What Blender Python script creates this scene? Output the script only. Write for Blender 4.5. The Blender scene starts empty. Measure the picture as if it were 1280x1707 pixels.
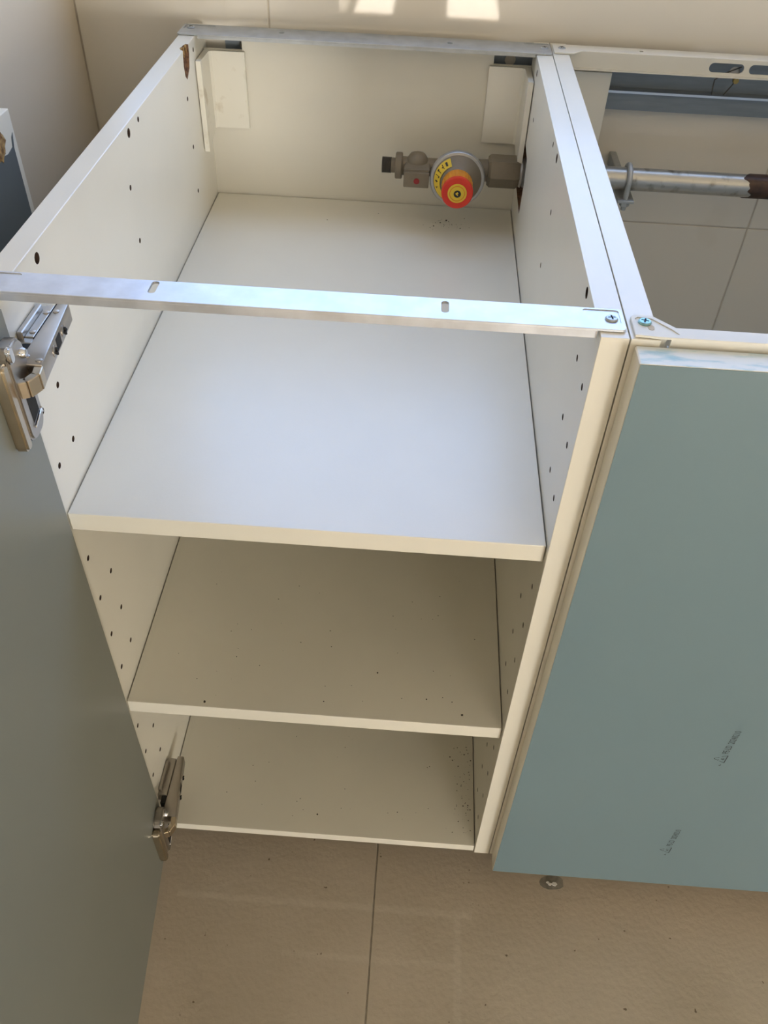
import bpy, bmesh, math, random
from mathutils import Vector, Matrix, Euler
random.seed(7)
C = bpy.context.scene.collection
S = bpy.context.scene
PI = math.pi

# ------------------------------------------------------------------ camera
cam_d = bpy.data.cameras.new('camera')
cam = bpy.data.objects.new('camera', cam_d); C.objects.link(cam)
cam.location = (0.2540, -0.4360, 0.9593)
cam.rotation_euler = (0.80370, -0.03379, 0.06283)
cam_d.sensor_fit = 'VERTICAL'; cam_d.sensor_height = 36.0; cam_d.sensor_width = 27.0
cam_d.lens = 1398.96 / 1707 * 36.0
cam_d.clip_start = 0.01
S.camera = cam

# ------------------------------------------------------------------ world, sun, daylight, exposure
W_ = bpy.data.worlds.new('sky'); S.world = W_; W_.use_nodes = True
bg = W_.node_tree.nodes['Background']
bg.inputs[0].default_value = (0.75, 0.87, 1.0, 1); bg.inputs[1].default_value = 0.45

def area(name, loc, rot, sx, sy, power, col):
    d = bpy.data.lights.new(name, 'AREA'); d.shape = 'RECTANGLE'; d.size = sx; d.size_y = sy
    d.energy = power; d.color = col
    o = bpy.data.objects.new(name, d); C.objects.link(o); o.location = loc; o.rotation_euler = rot
    return o
area('daylight_back_window', (0.570, 0.60, 1.17), (-PI/2, 0, 0), 1.35, 0.74, 8.4, (0.37, 0.57, 1.0))
area('daylight_front_window', (2.05, -3.93, 0.36), (PI/2, 0, 0), 0.85, 0.8, 80.0, (1.0, 0.97, 0.92))
sun_d = bpy.data.lights.new('sun', 'SUN'); sun_d.energy = 60.0; sun_d.angle = math.radians(0.53); sun_d.color = (1, 0.95, 0.88)
sun = bpy.data.objects.new('sun', sun_d); C.objects.link(sun)
sun.rotation_euler = (math.radians(45), 0, 0); sun.location = (0, -6, 3)      # shines towards +y and down
S.view_settings.view_transform = 'Standard'; S.view_settings.look = 'None'
S.view_settings.gamma = 1; S.view_settings.use_curve_mapping = False
S.view_settings.exposure = 0.12

# ------------------------------------------------------------------ dimensions (metres; z = 0 is the cabinet's underside)
CW, T, H = 0.364, 0.0175, 0.6943        # clear width, side thickness, height
D = 0.5900                              # front of back panel
FLOOR = -0.08; YW = 0.612; XL = -0.151  # floor level, back wall, left wall
CEIL = 2.5; XR = 2.7; YF = -4.0
SHEAR = -0.0077

# ------------------------------------------------------------------ materials
def mat(name, col, rough=0.5, metal=0.0, spec=0.5, var=0.0, vscale=20.0, col2=None, bump=0.0, bscale=200.0, rvar=0.0, detail=4.0, ramp=(0.35, 0.65), stretch=None):
    m = bpy.data.materials.new(name); m.use_nodes = True
    nt = m.node_tree; b = nt.nodes['Principled BSDF']
    b.inputs['Base Color'].default_value = (*col, 1); b.inputs['Roughness'].default_value = rough
    b.inputs['Metallic'].default_value = metal; b.inputs['Specular IOR Level'].default_value = spec
    tc = nt.nodes.new('ShaderNodeTexCoord'); vec = tc.outputs['Object']
    if stretch:
        mp = nt.nodes.new('ShaderNodeMapping'); mp.inputs['Scale'].default_value = stretch
        nt.links.new(vec, mp.inputs['Vector']); vec = mp.outputs[0]
    if var > 0 or col2:
        n = nt.nodes.new('ShaderNodeTexNoise'); n.inputs['Scale'].default_value = vscale; n.inputs['Detail'].default_value = detail
        nt.links.new(vec, n.inputs['Vector'])
        r = nt.nodes.new('ShaderNodeValToRGB')
        r.color_ramp.elements[0].position, r.color_ramp.elements[1].position = ramp
        c2 = col2 or tuple(max(0, c * (1 - var)) for c in col)
        r.color_ramp.elements[0].color = (*c2, 1); r.color_ramp.elements[1].color = (*col, 1)
        nt.links.new(n.outputs['Fac'], r.inputs[0]); nt.links.new(r.outputs[0], b.inputs['Base Color'])
        if rvar:
            mr = nt.nodes.new('ShaderNodeMapRange'); mr.inputs[3].default_value = rough; mr.inputs[4].default_value = rough + rvar
            nt.links.new(n.outputs['Fac'], mr.inputs[0]); nt.links.new(mr.outputs[0], b.inputs['Roughness'])
    if bump > 0:
        n2 = nt.nodes.new('ShaderNodeTexNoise'); n2.inputs['Scale'].default_value = bscale; n2.inputs['Detail'].default_value = 3
        nt.links.new(vec, n2.inputs['Vector'])
        bp = nt.nodes.new('ShaderNodeBump'); bp.inputs['Strength'].default_value = bump; bp.inputs['Distance'].default_value = 0.001
        nt.links.new(n2.outputs['Fac'], bp.inputs['Height']); nt.links.new(bp.outputs[0], b.inputs['Normal'])
    return m

M = {}
M['white'] = mat('cream_melamine', (0.80, 0.76, 0.65), 0.30, spec=1.0, var=0.04, vscale=9, bump=0.05, bscale=500)
M['white'].node_tree.nodes['Principled BSDF'].inputs['IOR'].default_value = 1.62
M['whiteB'] = mat('white_melamine_inside', (0.77, 0.725, 0.61), 0.40, var=0.05, vscale=7, bump=0.05, bscale=500)
M['edge'] = mat('cream_edge_band', (0.83, 0.79, 0.68), 0.32, var=0.03, vscale=12)
M['core'] = mat('chipboard_core', (0.20, 0.10, 0.045), 0.9, col2=(0.08, 0.035, 0.015), vscale=250, bump=0.8, bscale=400)
M['chip'] = mat('raw_chipboard', (0.50, 0.32, 0.12), 0.9, col2=(0.17, 0.08, 0.025), vscale=220, bump=1.0, bscale=260)
M['hole'] = mat('hole_lining', (0.055, 0.028, 0.015), 0.9, var=0.3, vscale=300)
M['zinc'] = mat('galvanised_steel', (0.72, 0.74, 0.78), 0.34, 0.9, var=0.16, vscale=60, rvar=0.2, bump=0.05, bscale=120)
M['zincdull'] = mat('galvanised_dull', (0.50, 0.52, 0.52), 0.45, 0.75, var=0.15, vscale=80, rvar=0.15)
M['railsteel'] = mat('blue_grey_rail_steel', (0.23, 0.265, 0.295), 0.45, 0.35, var=0.12, vscale=30, stretch=(1, 8, 8))
M['railplastic'] = mat('white_coated_steel', (0.78, 0.75, 0.66), 0.38, var=0.03, vscale=20)
M['nickel'] = mat('nickel_plated', (0.50, 0.46, 0.41), 0.30, 1.0, var=0.12, vscale=40, rvar=0.12)
M['goldnickel'] = mat('nickel_link', (0.58, 0.49, 0.36), 0.28, 1.0, var=0.12, vscale=60)
M['chrome'] = mat('chrome', (0.75, 0.76, 0.78), 0.12, 1.0, var=0.05, vscale=40)
M['dark'] = mat('dark_recess', (0.012, 0.010, 0.008), 0.7, var=0.2)
M['film'] = mat('blue_grey_film', (0.150, 0.222, 0.248), 0.40, spec=0.6, col2=(0.140, 0.210, 0.236), vscale=3.0, bump=0.04, bscale=900)
M['filmL'] = mat('grey_film', (0.215, 0.225, 0.195), 0.42, spec=0.5, col2=(0.20, 0.21, 0.18), vscale=3.0, bump=0.04, bscale=900)
M['filmD'] = mat('dark_blue_film', (0.13, 0.15, 0.155), 0.5, var=0.12, vscale=5)
M['topedge'] = mat('film_residue_edge', (0.78, 0.83, 0.84), 0.4, col2=(0.38, 0.60, 0.68), vscale=90, detail=6, ramp=(0.32, 0.50), stretch=(0.5, 1.6, 1))
M['screw'] = mat('blue_zinc_screw', (0.30, 0.52, 0.55), 0.3, 0.8, var=0.15, vscale=200)
M['screwg'] = mat('zinc_screw', (0.45, 0.48, 0.50), 0.3, 0.9, var=0.15, vscale=200)
M['taupe'] = mat('taupe_painted_brass', (0.215, 0.175, 0.118), 0.45, var=0.10, vscale=60, bump=0.1, bscale=300)
M['thread'] = mat('dark_thread', (0.10, 0.088, 0.07), 0.5, 0.3, var=0.2, vscale=100)
M['rim'] = mat('grey_rim_metal', (0.42, 0.41, 0.39), 0.3, 0.6, var=0.1, vscale=60)
M['orange'] = mat('orange_plastic', (0.78, 0.28, 0.015), 0.4, var=0.08, vscale=40)
M['red'] = mat('red_plastic', (0.72, 0.035, 0.012), 0.38, var=0.06, vscale=40)
M['reddot'] = mat('red_dot_paint', (0.30, 0.012, 0.012), 0.4, var=0.1, vscale=90)
M['yellow'] = mat('yellow_label', (0.80, 0.56, 0.04), 0.45, var=0.06, vscale=80)
M['ink'] = mat('black_ink', (0.02, 0.022, 0.024), 0.6, var=0.2)
M['inkgrey'] = mat('grey_ink', (0.02, 0.026, 0.028), 0.6, var=0.2)
M['pipe'] = mat('galvanised_pipe', (0.50, 0.49, 0.45), 0.33, 0.85, col2=(0.25, 0.22, 0.17), vscale=70, ramp=(0.28, 0.45), bump=0.15, bscale=200)
M['rust'] = mat('brown_rust_coat', (0.075, 0.035, 0.016), 0.5, col2=(0.02, 0.010, 0.006), vscale=60, bump=0.5, bscale=150)
M['brass'] = mat('brass', (0.40, 0.29, 0.10), 0.35, 0.9, var=0.2, vscale=80)
M['crumb'] = mat('dirt_crumb', (0.06, 0.045, 0.03), 0.9, var=0.3)
M['flake'] = mat('white_plaster_flake', (0.75, 0.73, 0.68), 0.8, var=0.1)
M['smear'] = mat('grey_dried_smear', (0.31, 0.285, 0.23), 0.8, var=0.35, vscale=120)
M['paint'] = mat('cream_paint', (0.80, 0.755, 0.66), 0.7, var=0.03)
M['grout'] = mat('grout', (0.40, 0.35, 0.28), 0.85, var=0.2, vscale=120)
M['wgrout'] = mat('wall_grout', (0.62, 0.55, 0.44), 0.8, var=0.12, vscale=100)
M['frame'] = mat('white_window_frame', (0.82, 0.82, 0.80), 0.4, var=0.02)

def marble(name, base, vein, rough, scale, thin, spec=0.8):
    m = mat(name, base, rough, spec=spec)
    nt = m.node_tree; b = nt.nodes['Principled BSDF']
    geo = nt.nodes.new('ShaderNodeNewGeometry')
    n = nt.nodes.new('ShaderNodeTexNoise'); n.inputs['Scale'].default_value = scale * 1.7; n.inputs['Detail'].default_value = 5
    mixv = nt.nodes.new('ShaderNodeMixRGB'); mixv.inputs[0].default_value = 0.45
    nt.links.new(geo.outputs['Position'], n.inputs['Vector'])
    nt.links.new(geo.outputs['Position'], mixv.inputs[1]); nt.links.new(n.outputs['Color'], mixv.inputs[2])
    w = nt.nodes.new('ShaderNodeTexNoise'); w.inputs['Scale'].default_value = scale; w.inputs['Detail'].default_value = 2
    nt.links.new(mixv.outputs[0], w.inputs['Vector'])
    s1 = nt.nodes.new('ShaderNodeMath'); s1.operation = 'SUBTRACT'; s1.inputs[1].default_value = 0.5
    s2 = nt.nodes.new('ShaderNodeMath'); s2.operation = 'ABSOLUTE'
    nt.links.new(w.outputs['Fac'], s1.inputs[0]); nt.links.new(s1.outputs[0], s2.inputs[0])
    r = nt.nodes.new('ShaderNodeValToRGB')
    r.color_ramp.elements[0].position = 0.0; r.color_ramp.elements[1].position = thin
    r.color_ramp.elements[0].color = (*vein, 1); r.color_ramp.elements[1].color = (*base, 1)
    nt.links.new(s2.outputs[0], r.inputs[0]); nt.links.new(r.outputs[0], b.inputs['Base Color'])
    return m
M['wtile'] = marble('glossy_marble_tile', (0.74, 0.685, 0.585), (0.70, 0.64, 0.535), 0.03, 1.1, 0.008)
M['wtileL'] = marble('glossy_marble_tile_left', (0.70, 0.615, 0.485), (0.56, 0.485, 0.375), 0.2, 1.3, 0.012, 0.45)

def floor_mat():
    m = mat('beige_stone_tile', (0.52, 0.445, 0.345), 0.45, col2=(0.465, 0.395, 0.30), vscale=9, bump=0.6, bscale=150, detail=8)
    nt = m.node_tree; b = nt.nodes['Principled BSDF']
    base = b.inputs['Base Color'].links[0].from_socket
    geo = nt.nodes.new('ShaderNodeNewGeometry'); sx = nt.nodes.new('ShaderNodeSeparateXYZ')
    nt.links.new(geo.outputs['Position'], sx.inputs[0])
    # sparse dark pits
    v = nt.nodes.new('ShaderNodeTexNoise'); v.inputs['Scale'].default_value = 130; v.inputs['Detail'].default_value = 1
    nt.links.new(geo.outputs['Position'], v.inputs['Vector'])
    rp = nt.nodes.new('ShaderNodeValToRGB'); rp.color_ramp.elements[0].position = 0.20; rp.color_ramp.elements[1].position = 0.225
    rp.color_ramp.elements[0].color = (0.35, 0.3, 0.25, 1); rp.color_ramp.elements[1].color = (1, 1, 1, 1)
    nt.links.new(v.outputs['Fac'], rp.inputs[0])
    mul = nt.nodes.new('ShaderNodeMixRGB'); mul.blend_type = 'MULTIPLY'; mul.inputs[0].default_value = 1
    nt.links.new(base, mul.inputs[1]); nt.links.new(rp.outputs[0], mul.inputs[2])
    out = mul.outputs[0]
    # pale bands of refracted light painted into the tile colour: (axis, centre, half width, other-axis range)
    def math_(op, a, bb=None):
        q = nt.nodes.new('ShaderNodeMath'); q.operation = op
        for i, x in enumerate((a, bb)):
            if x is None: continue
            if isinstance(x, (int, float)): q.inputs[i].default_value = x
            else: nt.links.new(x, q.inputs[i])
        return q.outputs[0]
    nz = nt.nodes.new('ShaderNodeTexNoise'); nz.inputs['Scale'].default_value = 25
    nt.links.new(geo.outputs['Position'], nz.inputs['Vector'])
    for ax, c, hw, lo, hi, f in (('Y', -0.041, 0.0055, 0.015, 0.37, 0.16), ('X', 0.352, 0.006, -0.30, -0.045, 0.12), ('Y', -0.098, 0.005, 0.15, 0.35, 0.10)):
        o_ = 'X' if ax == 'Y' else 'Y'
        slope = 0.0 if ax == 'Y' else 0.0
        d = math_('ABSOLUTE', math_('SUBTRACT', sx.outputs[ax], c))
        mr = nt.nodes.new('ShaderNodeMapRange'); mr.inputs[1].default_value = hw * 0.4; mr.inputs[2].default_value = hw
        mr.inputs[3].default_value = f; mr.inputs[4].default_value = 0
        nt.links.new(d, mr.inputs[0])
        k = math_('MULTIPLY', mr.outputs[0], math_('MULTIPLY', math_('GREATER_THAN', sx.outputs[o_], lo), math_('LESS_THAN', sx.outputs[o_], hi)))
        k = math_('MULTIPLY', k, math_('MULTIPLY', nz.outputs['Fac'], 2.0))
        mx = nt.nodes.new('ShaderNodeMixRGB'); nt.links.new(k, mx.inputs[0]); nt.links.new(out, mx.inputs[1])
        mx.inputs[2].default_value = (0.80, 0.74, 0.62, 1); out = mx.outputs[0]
    nt.links.new(out, b.inputs['Base Color'])
    return m
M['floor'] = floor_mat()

def glass_mat():
    m = bpy.data.materials.new('window_glass'); m.use_nodes = True; nt = m.node_tree
    nt.nodes.clear()
    o = nt.nodes.new('ShaderNodeOutputMaterial'); t = nt.nodes.new('ShaderNodeBsdfTransparent'); g = nt.nodes.new('ShaderNodeBsdfGlossy')
    g.inputs['Roughness'].default_value = 0.02
    mx = nt.nodes.new('ShaderNodeMixShader'); mx.inputs[0].default_value = 0.06
    nt.links.new(t.outputs[0], mx.inputs[1]); nt.links.new(g.outputs[0], mx.inputs[2]); nt.links.new(mx.outputs[0], o.inputs[0])
    return m
M['glass'] = glass_mat()

# ------------------------------------------------------------------ helpers
def obj(name, bm, m, parent=None, smooth=False, angle=35):
    me = bpy.data.meshes.new(name)
    bmesh.ops.recalc_face_normals(bm, faces=bm.faces)
    bm.to_mesh(me); bm.free()
    for mm in (m if isinstance(m, (list, tuple)) else [m]): me.materials.append(mm)
    if smooth:
        for p in me.polygons: p.use_smooth = True
        me.set_sharp_from_angle(angle=math.radians(angle))
    o = bpy.data.objects.new(name, me); C.objects.link(o)
    if parent is not None:
        o.parent = parent
        par = parent; off = Vector((0, 0, 0))
        while par is not None: off += par.location; par = par.parent
        me.transform(Matrix.Translation(-off))
    return o
def thing(name, label, cat, loc, group=None):
    o = bpy.data.objects.new(name, None); C.objects.link(o); o.location = loc
    o['label'] = label; o['category'] = cat
    if group: o['group'] = group
    return o
def struct(o): o['kind'] = 'structure'; return o
def hexa(bm, pts, bevel=0.0, seg=2, mi=0):
    v = [bm.verts.new(p) for p in pts]
    F = [bm.faces.new([v[i] for i in q]) for q in ((3, 2, 1, 0), (4, 5, 6, 7), (0, 1, 5, 4), (1, 2, 6, 5), (2, 3, 7, 6), (3, 0, 4, 7))]
    for f in F: f.material_index = mi
    if bevel > 0:
        bmesh.ops.bevel(bm, geom=list({e for f in F for e in f.edges}), offset=bevel, segments=seg, affect='EDGES', profile=0.5)
    return bm
def box(bm, x0, x1, y0, y1, z0, z1, bevel=0.0, seg=2, mi=0):
    return hexa(bm, [(x0, y0, z0), (x1, y0, z0), (x1, y1, z0), (x0, y1, z0), (x0, y0, z1), (x1, y0, z1), (x1, y1, z1), (x0, y1, z1)], bevel, seg, mi)
def B(*a, **k): return box(bmesh.new(), *a, **k)
def frame_axes(d):
    d = Vector(d).normalized(); u = d.orthogonal().normalized(); return u, d.cross(u)
def lathe(bm, p, d, prof, n=32, cap0=True, cap1=True, up=None):
    """profile of (distance along d, radius) pairs round the axis from p"""
    p = Vector(p); d = Vector(d).normalized()
    if up is not None: u = Vector(up); u = (u - d * u.dot(d)).normalized()
    else: u = d.orthogonal().normalized()
    w = d.cross(u); rings = []
    for s, r in prof:
        rings.append([bm.verts.new(p + d * s + (u * math.cos(2*PI*k/n) + w * math.sin(2*PI*k/n)) * max(r, 1e-5)) for k in range(n)])
    for a, b in zip(rings, rings[1:]):
        for k in range(n): bm.faces.new((a[k], a[(k+1) % n], b[(k+1) % n], b[k]))
    if cap0: bm.faces.new(rings[0][::-1])
    if cap1: bm.faces.new(rings[-1])
    return bm
def tube(bm, pts, r, n=10):
    pts = [Vector(p) for p in pts]; rings = []; pu = None
    for i, p in enumerate(pts):
        d = (pts[min(i+1, len(pts)-1)] - pts[max(i-1, 0)]).normalized()
        u = d.orthogonal().normalized() if pu is None else (pu - d * pu.dot(d)).normalized()
        pu = u; w = d.cross(u)
        rings.append([bm.verts.new(p + (u * math.cos(2*PI*k/n) + w * math.sin(2*PI*k/n)) * r) for k in range(n)])
    for a, b in zip(rings, rings[1:]):
        for k in range(n): bm.faces.new((a[k], a[(k+1) % n], b[(k+1) % n], b[k]))
    bm.faces.new(rings[0][::-1]); bm.faces.new(rings[-1])
    return bm
def prism(bm, poly, f, h0, h1, bevel=0.0, seg=2):
    """polygon in 2D extruded from h0 to h1; f(a,b,h) gives the 3D point"""
    a = [bm.verts.new(f(u, v, h0)) for u, v in poly]; b = [bm.verts.new(f(u, v, h1)) for u, v in poly]
    n = len(poly); F = [bm.faces.new(a[::-1]), bm.faces.new(b)]
    for k in range(n): F.append(bm.faces.new((a[k], a[(k+1) % n], b[(k+1) % n], b[k])))
    if bevel > 0:
        bmesh.ops.recalc_face_normals(bm, faces=F)
        bmesh.ops.bevel(bm, geom=list({e for q in F for e in q.edges}), offset=bevel, segments=seg, affect='EDGES')
    return bm
def rrect(a0, a1, b0, b1, r, n=5):
    pts = []
    for cx, cy, t0 in ((a1-r, b1-r, 0), (a0+r, b1-r, 90), (a0+r, b0+r, 180), (a1-r, b0+r, 270)):
        for k in range(n+1):
            t = math.radians(t0 + 90*k/n); pts.append((cx + r*math.cos(t), cy + r*math.sin(t)))
    return pts
def cut(o, bm, m):
    """bake a boolean difference; the cut faces take material m"""
    me = bpy.data.meshes.new('cutter'); bmesh.ops.recalc_face_normals(bm, faces=bm.faces); bm.to_mesh(me); bm.free(); me.materials.append(m)
    k = bpy.data.objects.new('cutter', me); C.objects.link(k)
    k.matrix_world = Matrix.Identity(4)
    bpy.context.view_layer.update()
    k.matrix_world = Matrix.Identity(4)
    md = o.modifiers.new('cut', 'BOOLEAN'); md.object = k; md.solver = 'EXACT'; md.material_mode = 'TRANSFER'
    bpy.context.view_layer.update()
    dg = bpy.context.evaluated_depsgraph_get()
    nm = bpy.data.meshes.new_from_object(o.evaluated_get(dg), preserve_all_data_layers=True, depsgraph=dg)
    o.modifiers.clear(); old = o.data; o.data = nm; nm.name = o.name
    bpy.data.objects.remove(k); bpy.data.meshes.remove(me); bpy.data.meshes.remove(old)
def copy_part(o, parent, dx=0, dy=0, dz=0):
    c = o.copy(); C.objects.link(c); c.parent = parent; c.location = o.location + Vector((dx, dy, dz)); return c
XY = lambda a, b, h: (a, b, h)

# ------------------------------------------------------------------ the room
def tiles(name, parent, us, vs, f, m, gap=0.0012, hole=None, thick=0.008):
    for u0, u1 in zip(us, us[1:]):
        for v0, v1 in zip(vs, vs[1:]):
            if hole and u0 > hole[0]-1e-3 and u1 < hole[1]+1e-3 and v0 > hole[2]-1e-3 and v1 < hole[3]+1e-3: continue
            bm = prism(bmesh.new(), [(u0+gap, v0+gap), (u1-gap, v0+gap), (u1-gap, v1-gap), (u0+gap, v1-gap)], f, 0, thick, bevel=0.0006, seg=1)
            obj('tile', bm, m, parent)
# floor
fl = struct(obj('floor', B(XL-0.2, XR+0.1, YF-0.1, YW+0.1, FLOOR-0.06, FLOOR-0.0012), M['grout']))
fx = [XL, 0.2515, 0.2515+0.8, 0.2515+1.6, XR]; fy = [YF, YF+0.44, -2.76, -1.96, -1.16, -0.36, 0.44, YW]
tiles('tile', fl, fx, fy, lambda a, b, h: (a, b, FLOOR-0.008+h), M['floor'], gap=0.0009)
# back wall with a window above the counter
wx = [XL, -0.120, 0.068, 0.668, 1.268, 1.868, 2.468, XR]; wz = [FLOOR, 0.493, 0.790, 1.093, 1.560, CEIL]
bm = bmesh.new(); HX0, HX1, HZ0, HZ1 = -0.120, 1.268, 0.790, 1.560
yb0, yb1 = YW+0.0012, YW+0.14
box(bm, XL-0.2, HX0, yb0, yb1, FLOOR, CEIL); box(bm, HX1, XR+0.1, yb0, yb1, FLOOR, CEIL)
box(bm, HX0, HX1, yb0, yb1, FLOOR, HZ0); box(bm, HX0, HX1, yb0, yb1, HZ1, CEIL)
wb = struct(obj('wall_back', bm, M['wgrout']))
wx0 = [x for x in wx if x != HX0]
tiles('tile', wb, wx0, [z for z in wz if z <= HZ0+1e-4], lambda a, b, h: (a, YW+0.008-h, b), M['wtile'], gap=0.0008)
tiles('tile', wb, wx, [z for z in wz if z >= HZ0-1e-4], lambda a, b, h: (a, YW+0.008-h, b), M['wtile'], hole=(HX0, HX1, HZ0, HZ1), gap=0.0008)
# left wall
wl = struct(obj('wall_left', B(XL-0.2, XL-0.0012, YF, YW+0.0012, FLOOR, CEIL), M['wgrout']))
ly = [YF, -3.59, -2.99, -2.39, -1.79, -1.19, -0.59, 0.01, YW]
tiles('tile', wl, ly, [FLOOR, 0.493, 1.093, 1.693, 2.293, CEIL], lambda a, b, h: (XL-0.008+h, a, b), M['wtileL'])
struct(obj('wall_right', B(XR, XR+0.12, YF, YW+0.1, FLOOR, CEIL), M['paint']))
struct(obj('ceiling', B(XL-0.2, XR+0.12, YF-0.1, YW+0.14, CEIL, CEIL+0.1), M['paint']))
# front wall behind the photographer: two narrow lights low on the left, a wide balcony door on the right
bm = bmesh.new(); f0, f1 = YF-0.10, YF
P1, P2, P3 = (-0.148, 0.070), (0.285, 0.570), (1.0, 2.5)
PZ0, PZ1 = 0.10, 1.53
box(bm, XL-0.2, P1[0], f0, f1, FLOOR, CEIL); box(bm, P1[1], P2[0], f0, f1, FLOOR, CEIL); box(bm, P2[1], P3[0], f0, f1, FLOOR, CEIL)
box(bm, P3[1], XR+0.12, f0, f1, FLOOR, CEIL)
for p in (P1, P2): box(bm, *p, f0, f1, FLOOR, PZ0); box(bm, *p, f0, f1, PZ1, CEIL)
box(bm, *P3, f0, f1, 2.25, CEIL)
struct(obj('wall_front', bm, M['paint']))
struct(obj('sun_blocker_1', B(P3[0]-0.2, P3[1]+0.2, f0-2.6, f0, 2.30, 2.42), M['paint']))      # unseen slab added outside to keep the sun off the wide door
def window(n, x0, x1, z0, z1, y, bars=(), transom=None):
    bm = bmesh.new(); w = 0.02
    box(bm, x0, x0+w, y-0.02, y+0.02, z0, z1); box(bm, x1-w, x1, y-0.02, y+0.02, z0, z1)
    box(bm, x0+w, x1-w, y-0.02, y+0.02, z0, z0+w); box(bm, x0+w, x1-w, y-0.02, y+0.02, z1-w, z1)
    for b in bars: box(bm, b-0.02, b+0.02, y-0.02, y+0.02, z0+w, z1-w)
    if transom: box(bm, x0+w, x1-w, y-0.02, y+0.02, *transom)
    o = struct(obj('window_%d' % n, bm, M['frame']))
    obj('pane', B(x0+w, x1-w, y-0.003, y+0.003, z0+w, z1-w), M['glass'], o)
window(1, HX0, HX1, HZ0, HZ1, YW+0.07, bars=(0.668,))
window(2, P1[0], P1[1], PZ0, PZ1, YF-0.05, transom=(1.24, 1.485))
window(3, P2[0], P2[1], PZ0, PZ1, YF-0.05, transom=(1.24, 1.485))
window(4, P3[0], P3[1], FLOOR, 2.25, YF-0.05, bars=(1.75,))

# ------------------------------------------------------------------ the open base cabinet
cab = thing('base_cabinet', 'cream white open-topped base cabinet with two shelves and its door swung open', 'cabinet', (CW/2, 0.295, 0))
lx = lambda y: SHEAR * y
SY = 0.6055     # depth of the sides
bm = bmesh.new()
hexa(bm, [(-T, 0, 0), (0, 0, 0), (lx(SY), SY, 0), (lx(SY)-T, SY, 0), (-T, 0, H), (0, 0, H), (lx(SY), SY, H), (lx(SY)-T, SY, H)], 0.0007, 2)
side_l = obj('side_panel', bm, M['white'], cab)
side_l['label'] = 'left side panel with a torn brown gouge at its top edge'
side_r = obj('side_panel', B(CW, CW+T-0.0004, 0, SY, 0, H, bevel=0.0004), M['white'], cab)
# shelf pin holes
hl = [(0.0696, 0.685, 4), (0.2937, 0.6863, 4), (0.3246, 0.687, 2.4), (0.274, 0.647, 2.5), (0.274, 0.598, 2.5), (0.498, 0.649, 2.4), (0.498, 0.599, 2.4), (0.496, 0.5507, 2.4),
      (0.545, 0.684, 2.4), (0.0495, 0.647, 2.5), (0.0177, 0.647, 2.5)]
for k in range(11):
    z = 0.597 - 0.05*k + (0.004 if k > 6 else 0)
    if abs(z-0.497) < 0.01 or abs(z-0.25) < 0.012: continue
    dy = -0.004 if k > 6 else 0
    hl.append((0.0177+dy, z, 2.5))
    if abs(z-0.447) > 0.01 and abs(z-0.201) > 0.01: hl.append((0.0490+dy, z, 2.5))
bm = bmesh.new()
for y, z, r in hl: lathe(bm, (lx(y)+0.002, y, z), (-1, 0, 0), [(0, r/1000), (0.012, r/1000)], 14)
cut(side_l, bm, M['hole'])
hr = [(0.0641, 0.6875, 4), (0.0491, 0.6472, 2.5), (0.0173, 0.6463, 2.5), (0.0521, 0.5955, 2.5), (0.0202, 0.5955, 2.5), (0.054, 0.5437, 2.5), (0.0219, 0.5441, 2.5), (0.3257, 0.6857, 2.4),
      (0.2913, 0.6869, 4), (0.272, 0.6483, 2.5), (0.2768, 0.5966, 2.5), (0.499, 0.6474, 2.4), (0.5296, 0.6842, 3.4), (0.0235, 0.4434, 2.5), (0.0572, 0.3925, 2.5), (0.023, 0.3938, 2.5),
      (0.0564, 0.3428, 2.5), (0.0235, 0.3431, 2.5), (0.0559, 0.2929, 2.5), (0.0221, 0.295, 2.5), (0.0243, 0.1915, 2.5), (0.0559, 0.1914, 2.5), (0.0238, 0.1399, 2.5), (0.0575, 0.1414, 2.5),
      (0.0216, 0.0951, 2.5), (0.0575, 0.0944, 2.5), (0.02, 0.0474, 2.5), (0.0546, 0.0453, 2.5)]
bm = bmesh.new()
for y, z, r in hr: lathe(bm, (CW-0.002, y, z), (1, 0, 0), [(0, r/1000), (0.012, r/1000)], 14)
cut(side_r, bm, M['hole'])
YZr = lambda a, b, h: (h, a, b)
bm = prism(bmesh.new(), [(0.530, 0.607), (0.5035, 0.604), (0.4985, 0.580), (0.5025, 0.543), (0.577, 0.5465), (0.580, 0.578), (0.577, 0.606)], YZr, CW-0.01, CW+T+0.01)
cut(side_r, bm, M['core'])
cut(side_r, box(bmesh.new(), CW-0.01, CW+T+0.01, 0.5930, 0.62, 0.628, 0.692), M['core'])      # notch for the wall rail
# the torn gouge at the top of the left side: a shallow spindle bitten out of the inner face
bm = bmesh.new()
gp = [(0.506, 0.700), (0.528, 0.700), (0.5285, 0.686), (0.522, 0.671), (0.5065, 0.6625), (0.499, 0.668), (0.4965, 0.680), (0.4985, 0.690)]
ctr = bm.verts.new((lx(0.51)-0.0065, 0.512, 0.684)); top = [bm.verts.new((lx(a)+0.004, a, b)) for a, b in gp]; mid = [bm.verts.new((lx(a)-0.003, a+(0.512-a)*0.22, b+(0.684-b)*(0.22 if b < 0.699 else -0.05))) for a, b in gp]
bm.faces.new(top)
for k in range(len(gp)):
    j = (k+1) % len(gp); bm.faces.new((top[k], top[j], mid[j], mid[k])); bm.faces.new((mid[k], mid[j], ctr))
cut(side_l, bm, M['core'])
bm = bmesh.new()
for k, (y, z, l) in enumerate([(0.523, 0.6945, 0.008), (0.517, 0.6935, 0.010), (0.511, 0.6945, 0.007), (0.505, 0.693, 0.006)]):
    prism(bm, [(y-0.0025, z), (y+0.0025, z), (y+0.0008, z-l)], lambda a, b, h: (lx(a)+h, a, b), -0.003 - 0.001*k, -0.0018 - 0.001*k)
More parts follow.
